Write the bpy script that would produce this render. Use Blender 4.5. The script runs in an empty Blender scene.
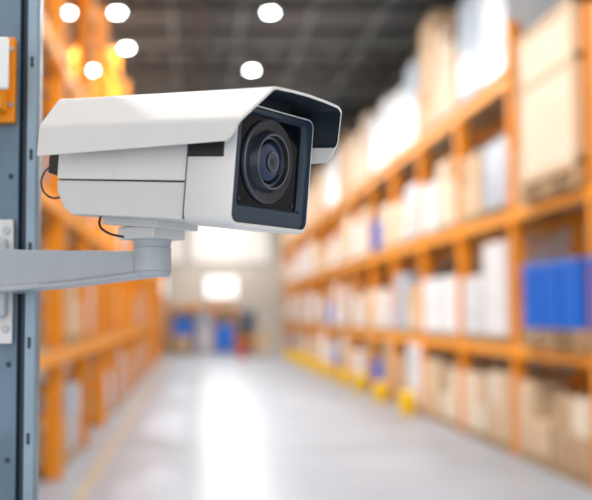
import bpy, bmesh, math, random
from mathutils import Matrix, Vector, Euler
random.seed(7)
S = bpy.context.scene
COL = S.collection
CAMZ = 2.2

# ------------------------------------------------------------ materials
def mat(name, col, rough=0.5, metal=0.0, noise=0.0, nscale=8.0, emit=None, estr=0.0, coat=0.0, col2=None, bump=0.0, spec=0.5):
    m = bpy.data.materials.new(name); m.use_nodes = True
    nt = m.node_tree; b = nt.nodes["Principled BSDF"]
    b.inputs["Base Color"].default_value = (*col, 1)
    b.inputs["Roughness"].default_value = rough
    b.inputs["Metallic"].default_value = metal
    b.inputs["Coat Weight"].default_value = coat
    b.inputs["Specular IOR Level"].default_value = spec
    if noise > 0 or col2 or bump > 0:
        tc = nt.nodes.new("ShaderNodeTexCoord")
        n = nt.nodes.new("ShaderNodeTexNoise"); n.inputs["Scale"].default_value = nscale
        n.inputs["Detail"].default_value = 4
        nt.links.new(tc.outputs["Object"], n.inputs["Vector"])
        r = nt.nodes.new("ShaderNodeValToRGB")
        c2 = col2 if col2 else tuple(c*(1-noise) for c in col)
        r.color_ramp.elements[0].position = 0.35; r.color_ramp.elements[0].color = (*c2, 1)
        r.color_ramp.elements[1].position = 0.65; r.color_ramp.elements[1].color = (*col, 1)
        nt.links.new(n.outputs["Fac"], r.inputs["Fac"])
        nt.links.new(r.outputs["Color"], b.inputs["Base Color"])
        if bump > 0:
            bp = nt.nodes.new("ShaderNodeBump"); bp.inputs["Strength"].default_value = bump
            bp.inputs["Distance"].default_value = 0.01
            nt.links.new(n.outputs["Fac"], bp.inputs["Height"])
            nt.links.new(bp.outputs["Normal"], b.inputs["Normal"])
    if emit:
        b.inputs["Emission Color"].default_value = (*emit, 1)
        b.inputs["Emission Strength"].default_value = estr
    return m

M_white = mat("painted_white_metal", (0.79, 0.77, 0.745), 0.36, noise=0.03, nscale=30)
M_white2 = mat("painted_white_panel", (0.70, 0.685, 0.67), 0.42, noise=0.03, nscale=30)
M_arm = mat("bracket_grey_paint", (0.42, 0.45, 0.48), 0.34, noise=0.05, nscale=30)
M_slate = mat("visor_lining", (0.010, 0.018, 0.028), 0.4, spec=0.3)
M_bezel = mat("bezel_slate", (0.030, 0.052, 0.08), 0.28, spec=0.35)
M_black = mat("black_plastic", (0.012, 0.013, 0.016), 0.35)
M_glossblack = mat("black_glass", (0.003, 0.004, 0.006), 0.10, spec=0.15)
M_ring = mat("lens_ring", (0.11, 0.125, 0.15), 0.25, metal=0.3, spec=0.4)
M_ring2 = mat("lens_ring_dark", (0.024, 0.029, 0.038), 0.22, spec=0.35)
M_lens = mat("lens_glass", (0.006, 0.024, 0.08), 0.04, spec=0.8)
M_pupil = mat("lens_core", (0.002, 0.003, 0.006), 0.03, spec=0.6)
M_bolt = mat("steel_bolt", (0.35, 0.36, 0.38), 0.35, metal=0.8)
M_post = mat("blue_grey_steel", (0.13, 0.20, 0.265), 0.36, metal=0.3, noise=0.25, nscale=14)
M_postlit = mat("blue_grey_steel_lit_edge", (0.26, 0.35, 0.42), 0.35, metal=0.3, noise=0.15, nscale=14)  # lighter copy of the post steel; light on the flange put into colour
M_postshade = mat("blue_grey_steel_groove_shade", (0.05, 0.08, 0.11), 0.45)  # darker copy of the post steel; recess shade put into the groove colour
M_holeshade = mat("hole_shade", (0.03, 0.05, 0.07), 0.7)  # flat dark colour standing for the shade inside the post's holes
M_orange = mat("orange_rack_paint", (0.92, 0.30, 0.008), 0.45, noise=0.12, nscale=3, spec=0.3)
M_orange2 = mat("orange_beam_paint", (0.95, 0.35, 0.012), 0.45, noise=0.12, nscale=3, spec=0.3)
M_deck = mat("rack_deck", (0.40, 0.29, 0.18), 0.7, noise=0.2)
M_wood = mat("pallet_wood", (0.60, 0.39, 0.20), 0.75, noise=0.35, nscale=6)
M_card = [mat("cardboard_a", (0.50, 0.33, 0.19), 0.8, noise=0.15, nscale=2),
          mat("cardboard_b", (0.67, 0.49, 0.32), 0.8, noise=0.12, nscale=2),
          mat("cardboard_c", (0.36, 0.25, 0.17), 0.8, noise=0.15, nscale=2),
          mat("cardboard_pale", (0.76, 0.65, 0.51), 0.75, noise=0.1, nscale=2)]
M_tape = mat("packing_tape", (0.70, 0.56, 0.38), 0.3)
M_wrap = mat("stretch_wrap_white", (0.74, 0.79, 0.85), 0.28, noise=0.18, nscale=5, bump=0.6)
M_wrapb = mat("stretch_wrap_blue_grey", (0.44, 0.54, 0.66), 0.3, noise=0.2, nscale=5, bump=0.6)
M_whitebox = mat("white_carton", (0.78, 0.80, 0.83), 0.6, noise=0.10, nscale=3)
M_blue = mat("blue_plastic", (0.003, 0.18, 0.76), 0.4, noise=0.1)
M_blue2 = mat("blue_plastic_rib", (0.003, 0.12, 0.55), 0.4)
M_yellow = mat("safety_yellow", (1.0, 0.62, 0.004), 0.45, noise=0.08, spec=0.3)
M_line = mat("worn_floor_paint", (0.66, 0.54, 0.34), 0.35, noise=0.35, nscale=2)
M_greybin = mat("grey_bin", (0.13, 0.17, 0.22), 0.5)
M_ceiling = mat("ceiling_sheet", (0.17, 0.19, 0.195), 0.7, noise=0.2, nscale=0.6)
M_truss = mat("roof_steel", (0.055, 0.07, 0.075), 0.6)
M_trussl = mat("roof_steel_light", (0.36, 0.43, 0.44), 0.6)
M_wall = mat("wall_panel", (0.74, 0.69, 0.62), 0.7, noise=0.1, nscale=0.5)
M_winglow = mat("daylight_glazing", (0.9, 0.93, 0.97), 0.3, emit=(1.0, 0.97, 0.92), estr=1.2)
M_winsoft = mat("translucent_glazing", (0.78, 0.75, 0.70), 0.5, emit=(1.0, 0.93, 0.84), estr=0.35)
M_frame = mat("window_frame", (0.4, 0.43, 0.46), 0.5)
M_lamp = mat("lamp_diffuser", (1, 1, 1), 0.5, emit=(0.93, 0.97, 1.0), estr=34.0)
M_house = mat("lamp_housing", (0.30, 0.32, 0.34), 0.4, metal=0.5)
M_label = mat("paper_label", (0.82, 0.82, 0.78), 0.7, noise=0.03)
M_red = mat("red_plastic", (0.6, 0.06, 0.04), 0.45)

M_floor = bpy.data.materials.new("sealed_concrete_floor"); M_floor.use_nodes = True
nt = M_floor.node_tree; b = nt.nodes["Principled BSDF"]
tc = nt.nodes.new("ShaderNodeTexCoord")
n1 = nt.nodes.new("ShaderNodeTexNoise"); n1.inputs["Scale"].default_value = 0.7; n1.inputs["Detail"].default_value = 6
r1 = nt.nodes.new("ShaderNodeValToRGB")
r1.color_ramp.elements[0].position = 0.3; r1.color_ramp.elements[0].color = (0.32, 0.38, 0.46, 1)
r1.color_ramp.elements[1].position = 0.7; r1.color_ramp.elements[1].color = (0.39, 0.455, 0.54, 1)
nt.links.new(tc.outputs["Object"], n1.inputs["Vector"])
nt.links.new(n1.outputs["Fac"], r1.inputs["Fac"]); nt.links.new(r1.outputs["Color"], b.inputs["Base Color"])
b.inputs["Roughness"].default_value = 0.33
b.inputs["Specular IOR Level"].default_value = 0.34

# ------------------------------------------------------------ helpers
class MB:
    def __init__(s): s.v=[]; s.f=[]; s.m=[]; s.mats=[]
    def mi(s, m):
        if m not in s.mats: s.mats.append(m)
        return s.mats.index(m)
    def hexa(s, p, m):
        o=len(s.v); s.v += [tuple(q) for q in p]; k=s.mi(m)
        for f in ((0,3,2,1),(4,5,6,7),(0,1,5,4),(1,2,6,5),(2,3,7,6),(3,0,4,7)):
            s.f.append(tuple(o+i for i in f)); s.m.append(k)
    def box(s, x0,x1,y0,y1,z0,z1,m):
        s.hexa([(x0,y0,z0),(x1,y0,z0),(x1,y1,z0),(x0,y1,z0),(x0,y0,z1),(x1,y0,z1),(x1,y1,z1),(x0,y1,z1)], m)
    def beam(s, a, c, w, m):
        a=Vector(a); c=Vector(c); d=(c-a).normalized()
        u=d.cross(Vector((0,0,1)))
        if u.length<1e-3: u=Vector((1,0,0))
        u.normalize(); v=d.cross(u).normalized(); u=u*w/2; v=v*w/2
        s.hexa([a-u-v,a+u-v,a+u+v,a-u+v,c-u-v,c+u-v,c+u+v,c-u+v], m)
    def cyl(s, base, axis, r, h, m, n=24, r2=None):
        if r2 is None: r2=r
        base=Vector(base); axis=Vector(axis).normalized()
        u=axis.orthogonal().normalized(); v=axis.cross(u)
        o=len(s.v); k=s.mi(m)
        for rr,hh in ((r,0),(r2,h)):
            for i in range(n):
                a=2*math.pi*i/n
                s.v.append(tuple(base+axis*hh+(u*math.cos(a)+v*math.sin(a))*rr))
        for i in range(n):
            j=(i+1)%n; s.f.append((o+i,o+j,o+n+j,o+n+i)); s.m.append(k)
        s.f.append(tuple(o+i for i in reversed(range(n)))); s.m.append(k)
        s.f.append(tuple(o+n+i for i in range(n))); s.m.append(k)
    def obj(s, name, xf=None, parent=None, bevel=0, seg=3, smooth=False, origin=None):
        vs=[Vector(q) for q in s.v]
        if xf is not None: vs=[xf@q for q in vs]
        if origin is None and parent is None:
            lo=Vector((min(q.x for q in vs),min(q.y for q in vs),min(q.z for q in vs)))
            hi=Vector((max(q.x for q in vs),max(q.y for q in vs),max(q.z for q in vs)))
            origin=Vector(((lo.x+hi.x)/2,(lo.y+hi.y)/2,lo.z))
        elif origin is None: origin=parent.location.copy()
        vs=[q-origin for q in vs]
        me=bpy.data.meshes.new(name); me.from_pydata([tuple(q) for q in vs],[],s.f)
        for m in s.mats: me.materials.append(m)
        me.polygons.foreach_set("material_index", s.m)
        bm=bmesh.new(); bm.from_mesh(me); bmesh.ops.recalc_face_normals(bm, faces=bm.faces); bm.to_mesh(me); bm.free()
        if smooth or bevel:
            me.polygons.foreach_set("use_smooth",[True]*len(me.polygons))
            me.set_sharp_from_angle(angle=math.radians(38))
        ob=bpy.data.objects.new(name, me); COL.objects.link(ob)
        if parent:
            ob.parent=parent; ob.location=origin-parent.location
        else: ob.location=origin
        if bevel:
            bv=ob.modifiers.new("bevel","BEVEL"); bv.width=bevel; bv.segments=seg; bv.limit_method='ANGLE'; bv.angle_limit=math.radians(35)
            bv.harden_normals=True
        return ob

def empty(name, loc):
    e=bpy.data.objects.new(name,None); e.empty_display_size=0.1; e.location=loc; COL.objects.link(e); return e

# ------------------------------------------------------------ room
X0,X1,YB,YF,H=-8.0,9.0,-6.0,62.0,10.0
mb=MB(); mb.box(X0,X1,YB,YF,-0.15,0,M_floor); mb.obj("floor")
mb=MB(); mb.box(X0,X1,YB,YF,H,H+0.15,M_ceiling); mb.obj("ceiling")
mb=MB(); mb.box(X0-0.2,X0,YB,YF,-0.15,H+0.15,M_wall); mb.obj("wall_left")
mb=MB(); mb.box(X1,X1+0.2,YB,YF,-0.15,H+0.15,M_wall); mb.obj("wall_right")
mb=MB(); mb.box(X0-0.2,X1+0.2,YF,YF+0.2,-0.15,H+0.15,M_wall); mb.obj("wall_far")
mb=MB(); mb.box(-1.46,-1.34,2,58,0.0,0.003,M_line); mb.obj("floor_marking")
def window(name,x0,x1,z0,z1,nx=3,m=M_winglow):
    mb=MB(); y=YF-0.003
    mb.box(x0,x1,y-0.05,y,z0,z1,m)
    for i in range(nx+1):
        x=x0+(x1-x0)*i/nx; mb.box(x-0.05,x+0.05,y-0.1,y,z0,z1,M_frame)
    for z in (z0,z1): mb.box(x0-0.05,x1+0.05,y-0.1,y,z-0.05,z+0.05,M_frame)
    mb.obj(name)
window("window_1",0.6,2.6,3.2,4.6)
window("window_2",-3.2,-1.8,3.3,4.6,2)
window("window_3",-0.2,4.6,5.4,8.4,6,M_winsoft)
window("window_4",-5.0,-0.8,5.4,8.0,5,M_winsoft)
mb=MB(); mb.box(2.7,3.7,YF-0.08,YF-0.003,0.0,2.3,M_greybin); mb.box(2.65,3.75,YF-0.1,YF-0.003,2.3,2.4,M_frame); mb.obj("door_1")
mb=MB()
for y in range(4,62,6):
    mb.box(X0,X1,y-0.09,y+0.09,9.05,9.2,M_truss)
    mb.box(X0,X1,y-0.09,y+0.09,9.8,9.98,M_trussl)
    x=X0
    while x<X1-0.5:
        mb.beam((x,y,9.12),(x+0.85,y,9.88),0.09,M_truss); mb.beam((x+0.85,y,9.88),(x+1.7,y,9.12),0.09,M_truss); x+=1.7
for x in (-6,-4.2,-2.4,-0.6,1.2,3.0,4.8,6.6,8.4):
    mb.box(x-0.05,x+0.05,YB,YF,9.86,9.99,M_trussl)
for y in range(1,62,2):
    mb.box(X0,X1,y-0.04,y+0.04,9.9,9.99,M_truss)
mb.obj("roof_truss")
mb=MB(); 
mb.cyl((0.2,YB,9.4),(0,1,0),0.16,66,M_truss,20)
mb.obj("ventilation_duct")

def lamp(x,y,z=8.93,p=310):
    mb=MB()
    mb.cyl((x,y,z),(0,0,1),0.12,0.03,M_lamp,28)
    mb.cyl((x,y,z+0.03),(0,0,1),0.17,0.10,M_house,28,0.12)
    mb.cyl((x,y,z+0.13),(0,0,1),0.08,0.16,M_house,16)
    mb.cyl((x,y,z+0.29),(0,0,1),0.012,H-z-0.3,M_house,8)
    ob=mb.obj("high_bay_lamp")
    L=bpy.data.lights.new("high_bay_light","AREA"); L.shape='DISK'; L.size=0.24; L.energy=p; L.color=(1.0,0.965,0.92)
    lo=bpy.data.objects.new("light_source",L); COL.objects.link(lo); lo.parent=ob; lo.location=(0,0,-0.02)
for y in (0.8,6.1,11.4,16.7,22.0,27.3,32.6,37.9,43.2,48.5,53.8,59): lamp(1.68 if y!=27.3 else 1.56,y)
for y in (6.1,16.7,22.0,27.3,32.6,43.2): lamp(-2.87,y)
for y in (22.0,25.0): lamp(-1.75,y,8.93,80)

# ------------------------------------------------------------ racks
BAY=3.2
def rack(name,xf,depth,sgn,ys,levels_of,hgt_of,uw=0.06,nodeck=99):
    mb=MB(); xb=xf+sgn*depth
    a,bx=min(xf,xb),max(xf,xb)
    for i,y in enumerate(ys):
        h=hgt_of(i)
        for x in (a+uw,bx-uw):
            mb.box(x-uw,x+uw,y-uw*0.9,y+uw*0.9,0.01,h,M_orange)
            mb.box(x-uw-0.03,x+uw+0.03,y-0.1,y+0.1,0.0,0.02,M_bolt)
        z=0.3; t=0
        while z<h-0.8:
            p,q=(a+0.05,bx-0.05) if t%2==0 else (bx-0.05,a+0.05)
            mb.beam((p,y,z),(q,y,z+0.7),0.06,M_orange); z+=0.7; t+=1
    for i in range(len(ys)-1):
        for z in levels_of(i):
            for x in (a+0.03,bx-0.03):
                mb.box(x-0.035,x+0.035,ys[i]+0.05,ys[i+1]-0.05,z-0.18,z-0.02,M_orange2)
            if z<nodeck: mb.box(a+0.02,bx-0.02,ys[i]+0.06,ys[i+1]-0.06,z-0.02,z,M_deck)
    return mb.obj(name)

RY=[9.4+BAY*i for i in range(16)]
L1,L2,L3=1.72,3.85,6.05
def lv(i):
    if i<=1: return (L1,L2)
    return (L1,L2,L3)
rack("pallet_rack",5.0,1.15,1,RY,lv,lambda i: 6.2 if i<=1 else (6.9 if i==2 else 7.2),uw=0.09)
LY=[7.1+BAY*i for i in range(16)]
LL1,LL2,LL3,LL4=1.75,3.7,5.7,7.7
rack("pallet_rack",-1.78,1.1,-1,LY,lambda i:(LL1,LL2,LL3,LL4),lambda i: 8.4,uw=0.11,nodeck=5)
# shelving against the end wall
mb=MB()
for x in (-1.5,-0.2,1.1,2.4):
    for y in (60.7,61.8): mb.box(x-0.07,x+0.07,y-0.05,y+0.05,0.0,3.0,M_orange)
for z in (1.4,2.7):
    for y in (60.7,61.8): mb.box(-1.5,2.4,y-0.03,y+0.03,z-0.16,z-0.02,M_orange2)
    mb.box(-1.48,2.38,60.7,61.8,z-0.02,z,M_deck)
mb.obj("pallet_rack")
for y in RY[4:14:1]:
    mb=MB(); mb.cyl((4.68,y,0),(0,0,1),0.22,0.02,M_bolt,20); mb.cyl((4.68,y,0.02),(0,0,1),0.19,0.42,M_yellow,20); mb.cyl((4.68,y,0.44),(0,0,1),0.19,0.08,M_yellow,20,0.10)
    mb.obj("guard_bollard",smooth=True)

# ------------------------------------------------------------ loads
def pallet(mb,x0,x1,y0,y1,z):
    n=6
    for i in range(n):
        yy=y0+(y1-y0-0.1)*i/(n-1); mb.box(x0,x1,yy,yy+0.1,z+0.115,z+0.14,M_wood)
    for k in range(3):
        xx=x0+(x1-x0-0.1)*k/2
        mb.box(xx,xx+0.1,y0,y1,z+0.09,z+0.115,M_wood)
        for j in range(3):
            yy=y0+(y1-y0-0.14)*j/2; mb.box(xx,xx+0.1,yy,yy+0.14,z+0.022,z+0.09,M_wood)
        mb.box(xx,xx+0.1,y0,y1,z,z+0.022,M_wood)
    return z+0.141

def load(kind,x0,x1,y0,y1,z,h,onp=1,m=None):
    mb=MB(); z0=z+0.002
    for _ in range(int(onp)): z0=pallet(mb,x0,x1,y0,y1,z0)
    g=0.012
    if kind in("cardboard_boxes","white_cartons"):
        ny=2 if (y1-y0)<1.5 else 3; nz=max(1,round(h/0.5)); nx=2
        for iz in range(nz):
            for iy in range(ny):
                for ix in range(nx):
                    if iz==nz-1 and nz>1 and random.random()<0.12: continue
                    mm=M_whitebox if kind=="white_cartons" else (m or random.choice(M_card))
                    if kind=="cardboard_boxes" and m and random.random()<0.2: mm=random.choice(M_card)
                    a=x0+(x1-x0)*ix/nx+g; c=x0+(x1-x0)*(ix+1)/nx-g
                    d=y0+(y1-y0)*iy/ny+g; e=y0+(y1-y0)*(iy+1)/ny-g
                    zz=z0+h*iz/nz; zt=z0+h*(iz+1)/nz-0.004
                    mb.box(a,c,d,e,zz,zt,mm)
                    mb.box((a+c)/2-0.03,(a+c)/2+0.03,d-0.002,e+0.002,zz+0.01,zt+0.001,M_tape)
                    mb.box(a-0.002,c+0.002,(d+e)/2-0.03,(d+e)/2+0.03,zt-0.1,zt+0.002,M_tape)
        return mb.obj("stacked_"+kind)
    if kind=="shrink_wrapped_goods":
        mm=m or M_wrap; nz=max(2,round(h/0.45))
        for iz in range(nz):
            o=random.uniform(0.0,0.03)
            mb.box(x0+o,x1-o,y0+o,y1-o,z0+h*iz/nz,z0+h*(iz+1)/nz+0.001,mm)
        mb.box(x0+0.1,x1-0.1,y0+0.1,y1-0.1,z0+h,z0+h+0.04,mm)
        return mb.obj("shrink_wrapped_pallet_load",bevel=0.03,seg=2)
    if kind=="wooden_crate":
        mb.box(x0+0.02,x1-0.02,y0+0.02,y1-0.02,z0,z0+h,m or M_card[1])
        for zz in (0,h*0.62,h-0.1): mb.box(x0,x1,y0,y1,z0+zz,z0+zz+0.1,M_card[1])
        for yy in (y0,y1-0.1): mb.box(x0-0.01,x1+0.01,yy,yy+0.1,z0,z0+h,M_card[1])
        return mb.obj("wooden_crate")
    if kind=="blue_bin":
        n=max(1,round((y1-y0)/0.75)); w=(y1-y0)/n
        for i in range(n):
            a=y0+i*w+0.01; c=y0+(i+1)*w-0.01
            mb.box(x0+0.03,x1-0.03,a+0.02,c-0.02,z0,z0+h-0.08,M_blue)
            mb.box(x0,x1,a,c,z0+h-0.08,z0+h,M_blue)
            for k in range(4):
                yy=a+0.06+(c-a-0.16)*k/3; mb.box(x0+0.01,x0+0.04,yy,yy+0.04,z0,z0+h-0.08,M_blue2)
            for k in range(4):
                xx=x0+0.08+(x1-x0-0.2)*k/3; mb.box(xx,xx+0.04,a+0.005,a+0.04,z0,z0+h-0.08,M_blue2)
        return mb.obj("blue_storage_bin")
xa,xb=5.0,6.1
def B(i): return RY[i]
load("cardboard_boxes",xa,xb,9.6,10.9,0,1.1); load("cardboard_boxes",xa,xb,11.1,12.45,0,1.0)
load("shrink_wrapped_goods",xa,xb,9.6,10.9,L1,1.3); load("blue_bin",xa-0.1,xb,10.95,12.45,L1,0.92,onp=2)
load("wooden_crate",xa,xb,9.6,10.9,L2,1.6); load("cardboard_boxes",xa,xb,11.05,12.4,L2,2.1,m=M_card[1])
load("cardboard_boxes",xa,xb,12.8,14.1,0,0.95,m=M_card[0]); load("cardboard_boxes",xa,xb,14.3,15.65,0,1.05,m=M_card[1])
load("blue_bin",xa-0.12,xb,12.72,15.0,L1,0.92,onp=2)
load("white_cartons",xa+0.1,xb,15.08,15.65,L1,0.5)
load("wooden_crate",xa-0.12,xb,12.72,14.95,L2,2.2,onp=2,m=M_card[3]); load("cardboard_boxes",xa+0.05,xb,15.0,15.65,L2,0.8,m=M_card[3])
load("cardboard_boxes",xa,xb,16.0,17.2,0,1.1,m=M_card[1]); load("cardboard_boxes",xa,xb,17.4,18.8,0,1.0,m=M_card[3])
load("white_cartons",xa,xb,16.2,17.4,L1,1.55); load("shrink_wrapped_goods",xa,xb,17.6,18.8,L1,1.0,m=M_wrap)
load("shrink_wrapped_goods",xa,xb,16.0,17.3,L2,1.1,m=M_wrapb); load("cardboard_boxes",xa,xb,17.5,18.8,L2,1.1,m=M_card[1])
load("shrink_wrapped_goods",xa,xb,15.95,17.4,L3,2.2); load("shrink_wrapped_goods",xa,xb,17.5,18.85,L3,1.9,m=M_wrapb)
load("cardboard_boxes",xa,xb,19.2,20.5,0,1.0,m=M_card[3]); load("cardboard_boxes",xa,xb,20.7,22.0,0,1.1,m=M_card[1])
load("white_cartons",xa,xb,19.2,20.5,L1,1.1); load("white_cartons",xa,xb,20.7,22.0,L1,1.1)
load("cardboard_boxes",xa,xb,19.2,20.6,L2,1.3,m=M_card[3]); load("white_cartons",xa,xb,20.8,22.0,L2,1.0)
load("cardboard_boxes",xa,xb,19.2,20.5,L3,2.3,m=M_card[3]); load("cardboard_boxes",xa,xb,20.6,22.0,L3,2.4,m=M_card[1])
for i in range(4,15):
    for k in range(2):
        y0=B(i)+0.15+1.5*k; y1=y0+1.35
        for lev,z in enumerate((0,L1,L2,L3)):
            r=random.random()
            if lev==3:
                kd="shrink_wrapped_goods" if i in(4,5,8) else "cardboard_boxes"
                load(kd,xa,xb,y0,y1,z,random.uniform(1.5,2.2),m=(random.choice([M_wrap,M_wrap,M_wrapb]) if kd!="cardboard_boxes" else random.choice([M_card[3],M_card[1]])))
            elif r<0.03: continue
            elif r<0.52: load("cardboard_boxes",xa,xb,y0,y1,z,random.uniform(0.9,1.5),m=random.choice([M_card[1],M_card[3],M_card[0],M_card[3]]))
            elif r<0.75: load("white_cartons",xa,xb,y0,y1,z,random.uniform(0.9,1.5))
            elif r<0.94: load("shrink_wrapped_goods",xa,xb,y0,y1,z,random.uniform(0.9,1.5),m=random.choice([None,M_wrapb]))
            else: load("blue_bin",xa,xb,y0,y1,z,0.8)
for i in range(0,15):
    for k in range(2):
        y0=LY[i]+0.15+1.5*k; y1=y0+1.3
        for lev,z in enumerate((0,LL1,LL2)):
            r=random.random()
            if lev>=2 and r<0.6: continue
            if r<0.4: continue
            if r<0.65: load("cardboard_boxes",-2.8,-1.86,y0,y1,z,random.uniform(0.5,1.1),m=random.choice([M_card[1],M_card[0],M_card[3]]))
            else: load("shrink_wrapped_goods",-2.8,-1.86,y0,y1,z,random.uniform(0.7,1.2),m=random.choice([None,M_wrapb,M_wrapb]))
# far end of aisle
load("cardboard_boxes",-1.25,-0.2,55,56.3,0,0.9,m=M_card[0])
load("blue_bin",-1.25,-0.1,57,58.2,0,1.9)
load("white_cartons",0.1,1.0,57.6,58.8,0,1.3)
load("blue_bin",1.1,2.2,56.5,57.8,0,1.5)
load("shrink_wrapped_goods",0.1,1.0,59.2,60.3,0,2.1,m=M_wrapb)
load("cardboard_boxes",3.1,3.9,52,53.2,0,1.2)
for y in (50,52,54):
    mb=MB(); mb.cyl((2.4,y,0),(0,0,1),0.2,0.03,M_red,16); mb.cyl((2.4,y,0.03),(0,0,1),0.15,0.7,M_red,16,0.03); mb.obj("traffic_cone")
e=empty("forklift",(3.0,58.5,0)); fx,fy=0.8,1.5
mb=MB(); mb.box(1.7+fx,2.7+fx,56.4+fy,58.0+fy,0.25,1.0,M_orange); mb.box(1.75+fx,2.65+fx,57.2+fy,58.05+fy,1.0,1.3,M_greybin); mb.obj("chassis",parent=e,bevel=0.05)
mb=MB()
for x in (1.75,2.65):
    for y in (56.5,57.9): mb.beam((x+fx,y+fy,1.0),(x+fx,y+fy,2.15),0.07,M_black)
mb.box(1.7+fx,2.7+fx,56.45+fy,57.95+fy,2.15,2.2,M_black); mb.obj("overhead_guard",parent=e)
mb=MB(); mb.box(1.8+fx,1.9+fx,56.2+fy,56.32+fy,0.05,2.6,M_greybin); mb.box(2.5+fx,2.6+fx,56.2+fy,56.32+fy,0.05,2.6,M_greybin)
for z in (0.4,1.4,2.5): mb.box(1.8+fx,2.6+fx,56.2+fy,56.3+fy,z,z+0.1,M_greybin)
for x in (1.9,2.4): mb.box(x+fx,x+0.1+fx,55.1+fy,56.2+fy,0.06,0.1,M_greybin)
mb.obj("mast_and_forks",parent=e)
mb=MB()
for x in (1.65,2.55):
    for y,r in ((56.65,0.3),(57.75,0.25)): mb.cyl((x+fx,y+fy,r),(1,0,0),r,0.2,M_black)
mb.obj("wheels",parent=e,smooth=True)

# ------------------------------------------------------------ steel post
pe=empty("steel_post",(-0.26,1.27,0))
mb=MB()
prof=[(-0.33,1.252),(-0.2225,1.252),(-0.2205,1.266),(-0.2145,1.266),(-0.2125,1.247),(-0.2005,1.247),(-0.1975,1.251),(-0.1985,1.285),(-0.33,1.285)]
n=len(prof); k0=mb.mi(M_post); k1=mb.mi(M_postlit); k2=mb.mi(M_postshade)
for z in (0.0,H-0.2): mb.v += [(x,y,z) for x,y in prof]
for i in range(n):
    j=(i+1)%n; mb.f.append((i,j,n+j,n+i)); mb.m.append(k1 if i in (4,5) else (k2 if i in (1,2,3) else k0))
mb.f.append(tuple(range(n))); mb.m.append(k0); mb.f.append(tuple(range(n,2*n))); mb.m.append(k0)
mb.obj("channel",parent=pe,bevel=0.0012,seg=2)
mb=MB()
z=0.25
while z<8:
    mb.cyl((-0.2325,1.2525,z),(0,-1,0),0.0036,0.0012,M_holeshade,16)
    mb.box(-0.2085,-0.2045,1.2462,1.2475,z+0.02,z+0.034,M_holeshade)
    z+=0.118
mb.obj("hole_shade_marks",parent=pe)  # surface discs and slots coloured like shaded openings; nothing is cut
mb=MB(); mb.box(-0.37,-0.15,1.2,1.33,0,0.012,M_post); mb.obj("base_plate",parent=pe)
oe=empty("orange_beam_connector",(-0.25,1.24,2.5))
mb=MB()
mb.box(-0.31,-0.2265,1.236,1.252,2.44,2.548,M_orange)
mb.box(-0.31,-0.236,1.20,1.236,2.45,2.538,M_orange2)
mb.obj("plate",parent=oe,bevel=0.002)
mb=MB(); mb.cyl((-0.2305,1.237,2.532),(0,-1,0),0.0035,0.004,M_bolt,6); mb.cyl((-0.2305,1.237,2.462),(0,-1,0),0.0035,0.004,M_bolt,6); mb.obj("bolts",parent=oe)
mb=MB(); mb.box(-0.30,-0.226,1.190,1.20,2.472,2.536,M_label); mb.obj("label",parent=oe,bevel=0.003)

# ------------------------------------------------------------ security camera
O=Vector((0.0740,1.0246,CAMZ+0.0873))
T=Matrix.Translation(O)@Euler((0,math.radians(5.5),math.radians(-39)),'XYZ').to_matrix().to_4x4()
ce=empty("security_camera",O)

def prism_y(name,prof,y0,y1,m,bevel=0.003,seg=3):
    mb=MB(); n=len(prof); k=mb.mi(m)
    for y in (y0,y1): mb.v += [(x,y,z) for x,z in prof]
    for i in range(n):
        j=(i+1)%n; mb.f.append((i,j,n+j,n+i)); mb.m.append(k)
    mb.f.append(tuple(range(n))); mb.m.append(k); mb.f.append(tuple(range(n,2*n))); mb.m.append(k)
    return mb.obj(name,xf=T,parent=ce,bevel=bevel,seg=seg)
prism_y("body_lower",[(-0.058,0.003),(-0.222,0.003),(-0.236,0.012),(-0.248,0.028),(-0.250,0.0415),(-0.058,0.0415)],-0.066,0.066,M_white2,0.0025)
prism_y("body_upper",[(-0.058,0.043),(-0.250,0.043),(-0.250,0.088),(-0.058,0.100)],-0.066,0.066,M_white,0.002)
prism_y("body_core",[(-0.05,0.006),(-0.220,0.006),(-0.246,0.03),(-0.246,0.11),(-0.01,0.112),(-0.01,0.01)],-0.0635,0.0635,M_black,0)
prism_y("rear_connector",[(-0.250,0.046),(-0.268,0.050),(-0.268,0.074),(-0.250,0.078)],-0.064,0.03,M_black,0.002)

def rrect(cy,cz,w,h,r,n=6):
    pts=[]
    for (sy,sz,a0) in ((1,1,0),(-1,1,90),(-1,-1,180),(1,-1,270)):
        for i in range(n+1):
            a=math.radians(a0+90*i/n)
            pts.append((cy+sy*(w/2-r)+r*math.cos(a), cz+sz*(h/2-r)+r*math.sin(a)))
    return pts
def lofted(name,loops,mats,cap0=True,cap1=True,smooth=True):
    mb=MB(); n=len(loops[0][1])
    for x,p in loops: mb.v += [(x,a,c) for a,c in p]
    for s in range(len(loops)-1):
        k=mb.mi(mats[s])
        for i in range(n):
            j=(i+1)%n; mb.f.append((s*n+i,s*n+j,(s+1)*n+j,(s+1)*n+i)); mb.m.append(k)
    if cap0: mb.f.append(tuple(range(n))); mb.m.append(mb.mi(mats[0]))
    if cap1:
        s=(len(loops)-1)*n; mb.f.append(tuple(range(s,s+n))); mb.m.append(mb.mi(mats[-1]))
    return mb.obj(name,xf=T,parent=ce,smooth=smooth)
cz=0.061
R=rrect
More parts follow.
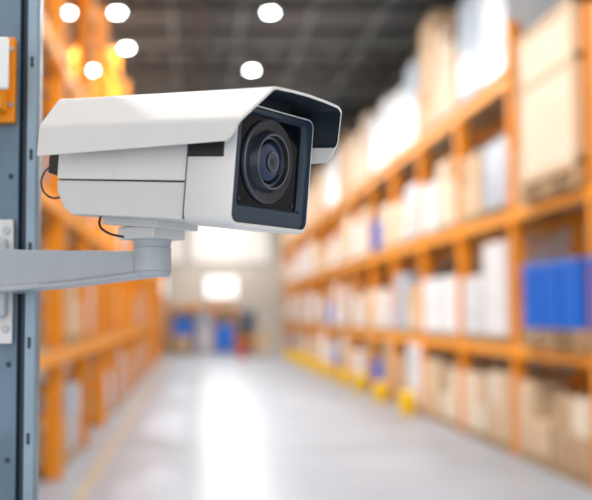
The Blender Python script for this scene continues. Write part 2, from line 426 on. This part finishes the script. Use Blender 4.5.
lofted("front_housing",[(-0.0565,R(0,cz,0.136,0.122,0.010)),(-0.055,R(0,cz,0.138,0.124,0.011)),(0.001,R(0,cz,0.138,0.124,0.011)),
    (0.003,R(0,cz,0.136,0.122,0.010)),(0.003,R(0,cz+0.0012,0.1335,0.117,0.009)),(-0.001,R(0,cz+0.0012,0.1325,0.116,0.0085)),
    (0.0,R(0,cz+0.0012,0.132,0.1155,0.008)),(0.0,R(0.001,cz+0.007,0.115,0.095,0.004)),(-0.005,R(0.001,cz+0.007,0.111,0.091,0.004)),(-0.005,R(0,cz+0.006,0.02,0.02,0.004))],
    [M_white,M_white,M_white,M_white,M_bezel,M_bezel,M_bezel,M_bezel,M_glossblack])
LR=1.12
def circ(r,n=64,cy=-0.003,c=0.0695): return [(cy+LR*r*math.cos(2*math.pi*i/n),c+LR*r*math.sin(2*math.pi*i/n)) for i in range(n)]
lofted("lens_barrel",[(-0.005,circ(0.0385)),(-0.002,circ(0.0385)),(-0.001,circ(0.0375)),(-0.003,circ(0.029)),(0.003,circ(0.0262)),(0.004,circ(0.0255)),
    (0.004,circ(0.0238)),(-0.001,circ(0.0225)),(-0.001,circ(0.0208)),(-0.004,circ(0.0193)),(-0.004,circ(0.002))],
    [M_ring,M_ring,M_ring2,M_ring2,M_ring2,M_ring,M_black,M_ring,M_ring2,M_black])
lp=[(-0.0035+0.006*math.sqrt(max(0,1-(r/0.0196)**2)),circ(r)) for r in (0.0192,0.0178,0.0155,0.0125,0.0095)]
lofted("lens_glass",[(-0.004,circ(0.0192))]+lp+[(0.0033,circ(0.0092)),(0.0036,circ(0.0075)),(0.0030,circ(0.0070)),(0.0032,circ(0.004)),(0.0034,circ(0.001))],
    [M_pupil,M_pupil,M_lens,M_lens,M_lens,M_pupil,M_ring,M_ring,M_lens,M_pupil])
mb=MB()
for (y,z) in ((-0.047,0.028),(0.048,0.028)):
    mb.cyl((-0.005,y,z),(1,0,0),0.0020,0.001,M_ring2,16)
mb.obj("ir_sensors",xf=T,parent=ce,smooth=True)
def arc(c,r,a0,a1,n): return [(c[0]+r*math.cos(math.radians(a0+(a1-a0)*i/n)),c[1]+r*math.sin(math.radians(a0+(a1-a0)*i/n))) for i in range(n+1)]
right=[(0.0,0.138),(0.03,0.1373)]+arc((0.054,0.1195),0.0165,82,42,6)+arc((0.0775,0.0955),0.0125,42,0,6)+[(0.0902,0.087),(0.0905,0.0)]
left=[(-a,c) for a,c in reversed(right)]
profS=left+right[1:]
def shieldpt(j,frac,th):
    y,z=profS[j]
    nP=len(profS)
    a=profS[max(0,j-1)]; c=profS[min(nP-1,j+1)]
    tx,tz=c[0]-a[0],c[1]-a[1]; l=math.hypot(tx,tz); nx,nz=-tz/l,tx/l
    low = (j==0 or j==nP-1)
    xr=-0.258
    hfac=min(1,max(0,(z-0.085)/0.045))
    xf_=0.014+0.024*hfac
    if low: xf_=0.008
    x=xr+(xf_-xr)*frac
    if low:
        z=0.066+(0.0795-0.066)*frac; nx,nz=(-1 if y<0 else 1),0
    if (nx*y+nz*(z-0.05))<0: nx,nz=-nx,-nz
    return (x,y-nx*th,z-nz*th)
mb=MB(); nP=len(profS); st=[i/24 for i in range(25)]
kw=mb.mi(M_white); ks=mb.mi(M_slate)
def vid(s,j,side): return (side*len(st)+s)*nP+j
for side,th in ((0,0.0),(1,0.0028)):
    for s in st:
        for j in range(nP): mb.v.append(shieldpt(j,s,th))
for s in range(len(st)-1):
    for j in range(nP-1):
        mb.f.append((vid(s,j,0),vid(s,j+1,0),vid(s+1,j+1,0),vid(s+1,j,0))); mb.m.append(kw)
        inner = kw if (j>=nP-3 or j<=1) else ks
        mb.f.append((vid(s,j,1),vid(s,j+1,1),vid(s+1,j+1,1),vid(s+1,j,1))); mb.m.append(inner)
    for j in (0,nP-1):
        mb.f.append((vid(s,j,0),vid(s+1,j,0),vid(s+1,j,1),vid(s,j,1))); mb.m.append(kw)
e_=len(st)-1
for j in range(nP-1):
    mb.f.append((vid(0,j,0),vid(0,j+1,0),vid(0,j+1,1),vid(0,j,1))); mb.m.append(kw)
    mb.f.append((vid(e_,j,0),vid(e_,j+1,0),vid(e_,j+1,1),vid(e_,j,1))); mb.m.append(kw)
sh=mb.obj("sun_shield",xf=T,parent=ce,smooth=True)
mb=MB(); mb.box(-0.235,-0.006,-0.035,0.035,0.105,0.1355,M_slate); mb.obj("shield_spacer",xf=T,parent=ce)
mb=MB(); mb.box(-0.0555,-0.010,-0.0705,-0.066,0.067,0.082,M_black); mb.obj("side_latch_recess",xf=T,parent=ce,bevel=0.0008)
mb=MB(); mb.box(-0.058,-0.0562,-0.0685,-0.064,0.004,0.095,M_greybin); mb.obj("panel_gasket",xf=T,parent=ce)
P=Vector((-0.0487,1.1254,0)); Zp=CAMZ
Ry=Matrix.Translation(P)@Matrix.Rotation(math.radians(-39),4,'Z')
mb=MB(); mb.box(-0.165-0.038,-0.165+0.045,-0.036,0.036,-0.005,0.004,M_white2)
mb.obj("mount_plate",xf=T,parent=ce,bevel=0.002)
mb=MB(); mb.box(-0.028,0.026,-0.028,0.028,CAMZ+0.084,CAMZ+0.0985,M_white2)
mb.obj("swivel_block",xf=Ry,parent=ce,bevel=0.003)
mb=MB()
ax=(0,0,1)
mb.cyl((P.x,P.y,Zp+0.075),ax,0.0205,0.011,M_arm,48,0.0225)
mb.cyl((P.x,P.y,Zp+0.0485),ax,0.0215,0.0268,M_arm,48)
mb.cyl((P.x,P.y,Zp+0.0425),ax,0.0190,0.006,M_arm,48,0.0215)
mb.obj("swivel_joint",parent=ce,bevel=0.0008,smooth=True)
A=Vector((-0.2330,1.2300,0)); E=P.copy()
d=(E-A); d.z=0; L=d.length; d.normalize(); s_=Vector((d.y,-d.x,0))
mb=MB(); k=mb.mi(M_arm)
secs=[(0.0,0.026,0.081,0.026),(0.04,0.0290,0.0775,0.021),(0.12,0.0345,0.0745,0.018),(L,0.043,0.0705,0.016)]
for t,zb,zt,hw in secs:
    c=A+d*t
    for (sd,z) in ((1.15,zb),(1.15,zb+0.0045),(0.82,zb+0.007),(0.76,zt),(-0.76,zt),(-0.82,zb+0.007),(-1.15,zb+0.0045),(-1.15,zb)):
        q=c+s_*hw*sd; mb.v.append((q.x,q.y,Zp+z))
for i in range(len(secs)-1):
    for j in range(8):
        q=(j+1)%8; mb.f.append((i*8+j,i*8+q,i*8+8+q,i*8+8+j)); mb.m.append(k)
mb.f.append(tuple(range(8))); mb.m.append(k); mb.f.append(tuple(range((len(secs)-1)*8,len(secs)*8))); mb.m.append(k)
mb.obj("bracket_arm",parent=ce,bevel=0.0012,seg=2)
mb=MB(); mb.box(-0.31,-0.2265,1.238,1.2462,Zp-0.036,Zp+0.118,M_white2); mb.obj("wall_plate",parent=ce,bevel=0.002)
mb=MB(); mb.box(-0.30,-0.231,1.215,1.239,Zp-0.004,Zp+0.094,M_arm); mb.obj("plate_boss",parent=ce,bevel=0.005)
mb=MB()
for z in (-0.018,0.096+0.008):
    for x in (-0.2345,-0.297): mb.cyl((x,1.239,Zp+z),(0,-1,0),0.0040,0.004,M_bolt,6); mb.cyl((x,1.2385,Zp+z),(0,-1,0),0.0055,0.0015,M_bolt,24)
mb.obj("plate_bolts",parent=ce)
mb=MB(); mb.box(-0.30,-0.232,1.246,1.2525,Zp-0.03,Zp+0.11,M_arm); mb.obj("plate_spacer",parent=ce)
def cable(name,pts,r,m):
    cu=bpy.data.curves.new(name,'CURVE'); cu.dimensions='3D'; cu.bevel_depth=r; cu.bevel_resolution=4; cu.resolution_u=12
    sp=cu.splines.new('BEZIER'); sp.bezier_points.add(len(pts)-1)
    for bp,p in zip(sp.bezier_points,pts):
        bp.co=Vector(p)-O; bp.handle_left_type=bp.handle_right_type='AUTO'
    cu.materials.append(m); ob=bpy.data.objects.new(name,cu); COL.objects.link(ob); ob.parent=ce
def loc(x,y,z): return T@Vector((x,y,z))
cable("rear_cable",[loc(-0.264,-0.055,0.062),loc(-0.278,-0.06,0.050),loc(-0.278,-0.062,0.034),loc(-0.264,-0.060,0.022),loc(-0.244,-0.056,0.024)],0.0011,M_black)
cable("power_cable",[loc(-0.186,-0.055,0.004),loc(-0.184,-0.058,-0.006),loc(-0.172,-0.058,-0.014),loc(-0.158,-0.045,-0.018)],0.0014,M_black)

w=bpy.data.worlds.new("World"); S.world=w; w.use_nodes=True
bg=w.node_tree.nodes["Background"]; bg.inputs[0].default_value=(0.96,0.97,1.0,1); bg.inputs[1].default_value=1.6

cam=bpy.data.cameras.new("photo_camera"); co=bpy.data.objects.new("photo_camera",cam); COL.objects.link(co)
co.location=(0,0,CAMZ); co.rotation_euler=(math.radians(90+3.7),0,0)
cam.sensor_width=36; cam.lens=60.8; cam.shift_x=0.17
cam.clip_start=0.05; cam.clip_end=200
cam.dof.use_dof=True; cam.dof.focus_distance=1.05; cam.dof.aperture_fstop=3.3
S.camera=co
S.view_settings.view_transform='Standard'
